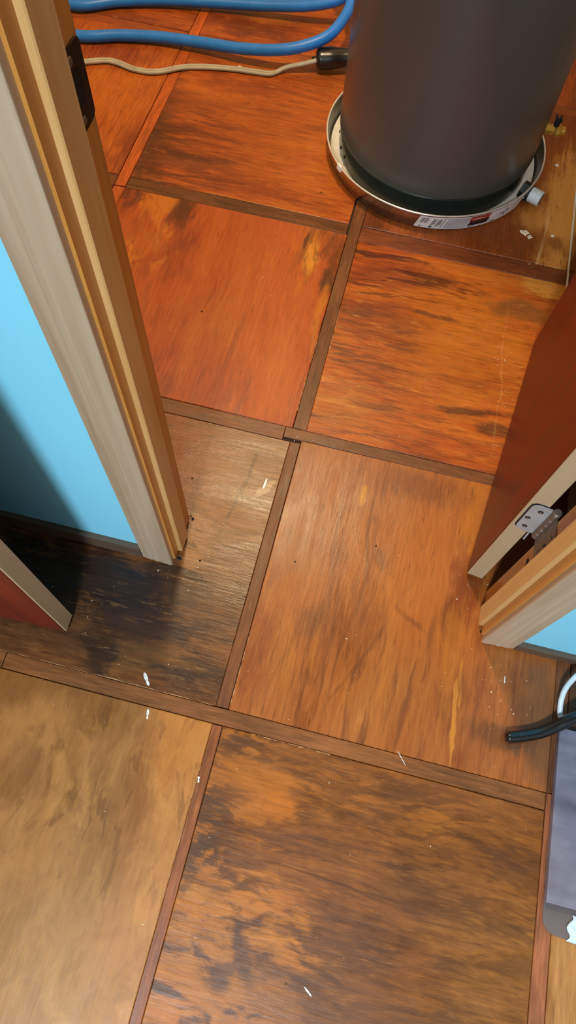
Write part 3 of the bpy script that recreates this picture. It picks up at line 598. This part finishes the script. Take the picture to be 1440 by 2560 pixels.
for i, (x, y) in enumerate(raw):
    p = fl(x, y, zs[i]); q = fl(raw[min(i+1, len(raw)-1)][0], raw[min(i+1, len(raw)-1)][1], zs[i]); o = fl(raw[max(i-1, 0)][0], raw[max(i-1, 0)][1], zs[i])
    tn = (q-o); nn = Vector((-tn.y, tn.x, 0)).normalized()
    wd = .0048 if i < 13 else .0022
    C1.append(rel(p)+nn*wd); C2.append(rel(p)-nn*wd+Vector((0, 0, .0)))
tube('cord_strand', C1, .0050, M_cord, cord, 10, 6); tube('cord_strand', C2, .0050, M_cord, cord, 10, 6)
a_, b_ = rel(fl(790, 146, .030)), rel(fl(880, 143, .036))
dirp = (b_-a_).normalized()
plug = tube('plug', [a_+dirp*.000, a_+dirp*.012, a_+dirp*.03, a_+dirp*.06, a_+dirp*.09, a_+dirp*.15], .0300, M_blk, cord, 16, 5, .9,
            lambda t: .55+.45*math.sin(min(1, t*5)*math.pi/2) if t < .5 else 1.0-.18*math.sin(min(1, (t-.5)*3)*math.pi/2))
plug['label'] = 'black moulded plug'
cyl('strain_relief', a_-dirp*.012, a_+dirp*.004, .0055, M_blk, cord, 10)

# ------------------------------------------------------------------ things at the right edge of the hall
M_vin = NT('grey vinyl'); tc = M_vin.n('ShaderNodeTexCoord').outputs['Object']
nn1 = M_vin.noise(tc, 9, 5, .6, .4).outputs[0]; nn2 = M_vin.noise(M_vin.n('ShaderNodeMapping', {'Vector': tc, 'Scale': (6, 40, 1)}).outputs[0], 1, 4).outputs[0]
M_vinyl = M_vin.out(M_vin.ramp(M_vin.m('MULTIPLY_ADD', nn1, .6, M_vin.m('MULTIPLY', nn2, .4)), [(.3, lin((96, 88, 96))), (.5, lin((128, 120, 132))), (.7, lin((146, 140, 156)))]), .32, nn1, .1, .002)
gb = setp(box('grey_plank', (.4930, -.0175, .0012), (.98, .2660, .0155), M_vinyl, None, .0016), 'grey vinyl plank lying on the floor at the right edge below the black cable', 'plank')
M_mat = plain('grey backing sheet', (104, 92, 88), .5, 0, .12, 12)
pts = [(.90, .1), (.4945, .1), (.4945, -.040)]
for k in range(1, 7): a = math.pi+math.pi/2*k/6; pts.append((.4945+.022+.022*math.cos(a), -.040+.022*math.sin(a)))
pts += [(.56, -.0660), (.62, -.070), (.90, -.078)]
sh = setp(prism('backing_sheet', pts, .0002, .0010, M_mat), 'dull grey sheet with rounded corner peeking out under the plank', 'sheet')
# crumpled plastic film
M_film = plain('pale plastic film', (214, 232, 246), .25, 0, .04, 20, coat=.3)
V, F = [], []; nx, ny = 26, 14
random.seed(3)
for i in range(nx+1):
    for j in range(ny+1):
        u, v = i/nx, j/ny
        x = .5340+u*.16+.004*math.sin(v*9)*(1-u)+.006*v*(1-u); y = -.0655-.010*u+v*.040
        z = .0022+.0085*abs(math.sin(v*8.5+u*5+1.5*math.sin(u*7)))*(.4+.6*min(1, u*4))*min(1, v*5, (1-v)*5)
        V.append((x, y, z))
for i in range(nx):
    for j in range(ny): k = i*(ny+1)+j; F.append([k, k+1, k+ny+2, k+ny+1])
film = mesh('plastic_film', V, F, M_film, None, True); film.modifiers.new('t', 'SOLIDIFY').thickness = .0005
setp(film, 'crumpled pale blue white plastic film beside the grey plank', 'plastic film')
M_cab = plain('glossy black rubber', (14, 14, 16), .22, 0, .03, coat=.5)
bc_pts = [P(1264, 1844, .0112), P(1300, 1841, .0112), P(1345, 1833, .0130), P(1385, 1818, .020), P(1420, 1802, .029), P(1450, 1785, .034), P(1500, 1760, .036), P(1580, 1740, .032)]
bc = tube('black_cable', bc_pts, .0108, M_cab, None, 16, 8, 1.0, lambda t: .55+.45*min(1, t*40))
setp(bc, 'thick glossy black cable end reaching in from the right edge', 'cable')
M_wc = plain('white cable', (226, 234, 238), .35)
wc = tube('white_cable', [P(1404, 1801, .0056), P(1400, 1786, .008), P(1402, 1755, .018), P(1412, 1725, .03), P(1428, 1703, .034), P(1450, 1684, .04), P(1500, 1660, .05)], .0050, M_wc, None, 12, 8)
setp(wc, 'thin white cable curving up from behind the black cable', 'cable')

# ------------------------------------------------------------------ plaster bits and dust
M_pl = plain('plaster crumb', (236, 214, 186), .8, 0, .06, 200)
def chip(px, py, r, label, name='plaster_chip', h=.35, seed=0, el=1.0, rot=0.0, group=None, mat=None):
    rnd = random.Random(seed); p = fl(px, py); n = 11
    bm = bmesh.new(); ring = []; top = []
    for k in range(n):
        a = 2*math.pi*k/n; q = r*(1+rnd.uniform(-.35, .35)); x, y = q*math.cos(a)*el, q*math.sin(a)
        x, y = x*math.cos(rot)-y*math.sin(rot), x*math.sin(rot)+y*math.cos(rot)
        ring.append(bm.verts.new((x, y, 0))); top.append(bm.verts.new((x*.75, y*.75, r*h*rnd.uniform(.6, 1.2))))
    for k in range(n): bm.faces.new((ring[k], ring[(k+1) % n], top[(k+1) % n], top[k]))
    bm.faces.new(top); bm.faces.new(ring[::-1])
    o = frombm(name, bm, mat or M_pl); o.location = (p.x, p.y, .0004)
    return setp(o, label, 'debris', group)
chip(1312, 582, .009, 'larger flat plaster chip on the floor right of the pan', seed=1, h=.2, el=1.3, rot=-.3)
chip(1324, 593, .006, 'small plaster chip touching the larger one right of the pan', seed=2, h=.3)
chip(1382, 590, .0045, 'plaster crumb on tan dusty floor near the white edging line', seed=3)
chip(600, 167, .004, 'tan crumb beside the grey cord', seed=4, el=1.6)
chip(1392, 414, .005, 'pale crumb right of the pan below the brass valve', seed=5)
def flake(px, py, px2, py2, wd, label, mat=None):
    a, b = fl(px, py), fl(px2, py2); d = (b-a); n_ = 6; side_ = Vector((-d.y, d.x, 0)).normalized()*wd
    rnd = random.Random(px); V = []; F = []
    for i in range(n_+1):
        p = a+d*(i/n_); k = rnd.uniform(.5, 1.15)*(1 if 0 < i < n_ else .45); z = .0006+.001*rnd.random()
        V += [p+side_*k+Vector((0, 0, z)), p-side_*k+Vector((0, 0, z)), p-side_*k*.9+Vector((0, 0, -.0002)), p+side_*k*.9+Vector((0, 0, -.0002))]
    for i in range(n_):
        for q in range(4): F.append([4*i+q, 4*i+(q+1) % 4, 4*i+4+(q+1) % 4, 4*i+4+q])
    F += [[3, 2, 1, 0], [4*n_, 4*n_+1, 4*n_+2, 4*n_+3]]
    return setp(mesh('paper_sliver', V, F, mat or M_wht2), label, 'debris')
M_wht2 = plain('white sliver', (244, 240, 232), .6)
flake(361, 1682, 372, 1714, .0030, 'white broken sliver on dark panel just above the long brown strip')
flake(371, 1772, 368, 1798, .0020, 'thin white sliver on tan panel just below the long brown strip')
flake(497, 1941, 496, 1957, .0020, 'tiny white sliver lying on the red brown strip')
flake(760, 2466, 778, 2490, .0013, 'thin white sliver near the bottom middle of the floor')
flake(994, 1878, 1014, 1914, .0005, 'fine white thread across the long brown strip')
flake(1262, 1690, 1261, 1708, .0012, 'line of white plaster drips beside the right casing foot')
flake(668, 1196, 658, 1222, .0022, 'pale plaster smear left of the strip in front of the doorway')
def crumbs(name, pts, mat, label):
    V, F = [], []; rnd = random.Random(11)
    for x, y, r in pts:
        n = len(V); z = r*.8
        V += [(x+r*rnd.uniform(.7, 1.3), y, z*.4), (x, y+r*rnd.uniform(.7, 1.3), z*.4), (x-r*rnd.uniform(.7, 1.3), y, z*.4), (x, y-r*rnd.uniform(.7, 1.3), z*.4), (x, y, z), (x, y, -.0003)]
        for k in range(4): F += [[n+k, n+(k+1) % 4, n+4], [n+(k+1) % 4, n+k, n+5]]
    return setp(mesh(name, V, F, mat), label, 'dust', kind='stuff')
rnd = random.Random(5); pts = []
for cx, cy, n, sp_ in ((1250, 1690, 26, 60), (1330, 1800, 16, 50), (1180, 1470, 9, 25), (1170, 1510, 7, 18), (500, 1380, 18, 40), (430, 1420, 14, 40), (300, 1550, 14, 110), (1350, 470, 16, 25), (1260, 650, 26, 40), (560, 160, 14, 60), (420, 60, 18, 160), (620, 700, 16, 180), (950, 900, 14, 180), (900, 1300, 14, 150), (800, 1750, 14, 160), (200, 1900, 12, 160), (900, 2250, 26, 300), (1360, 2120, 16, 25), (1258, 900, 12, 9), (1256, 870, 10, 30), (1250, 1000, 8, 12), (740, 1085, 16, 40), (1000, 560, 14, 60)):
    for _ in range(n):
        qx, qy = cx+rnd.gauss(0, sp_), cy+rnd.gauss(0, sp_)
        if 105 < qy < 215: continue
        p = fl(qx, qy)
        if (p.y < .385 or WB+.01 < p.y or OL+.02 < p.x < OR-.02) and p.x < .455 and (p.x-HC[0])**2+(p.y-HC[1])**2 > .3**2: pts.append((p.x, p.y, abs(rnd.gauss(.0003, .0004))+.0004))
crumbs('plaster_dust', pts, M_pl, 'scattered tiny pale plaster crumbs all over the wooden floor')
pts = []
for px_, py_, r in ((505, 779, .0026), (516, 779, .001), (480, 1196, .002), (738, 1405, .002), (803, 481, .002), (715, 2460, .0015), (482, 1297, .004), (477, 1291, .002), (1202, 1580, .003), (448, 1397, .004), (500, 1402, .003), (940, 1365, .002)):
    p = fl(px_, py_); pts.append((p.x, p.y, r))
crumbs('dark_specks', pts, M_hole, 'few tiny black specks and nail heads on the floor')
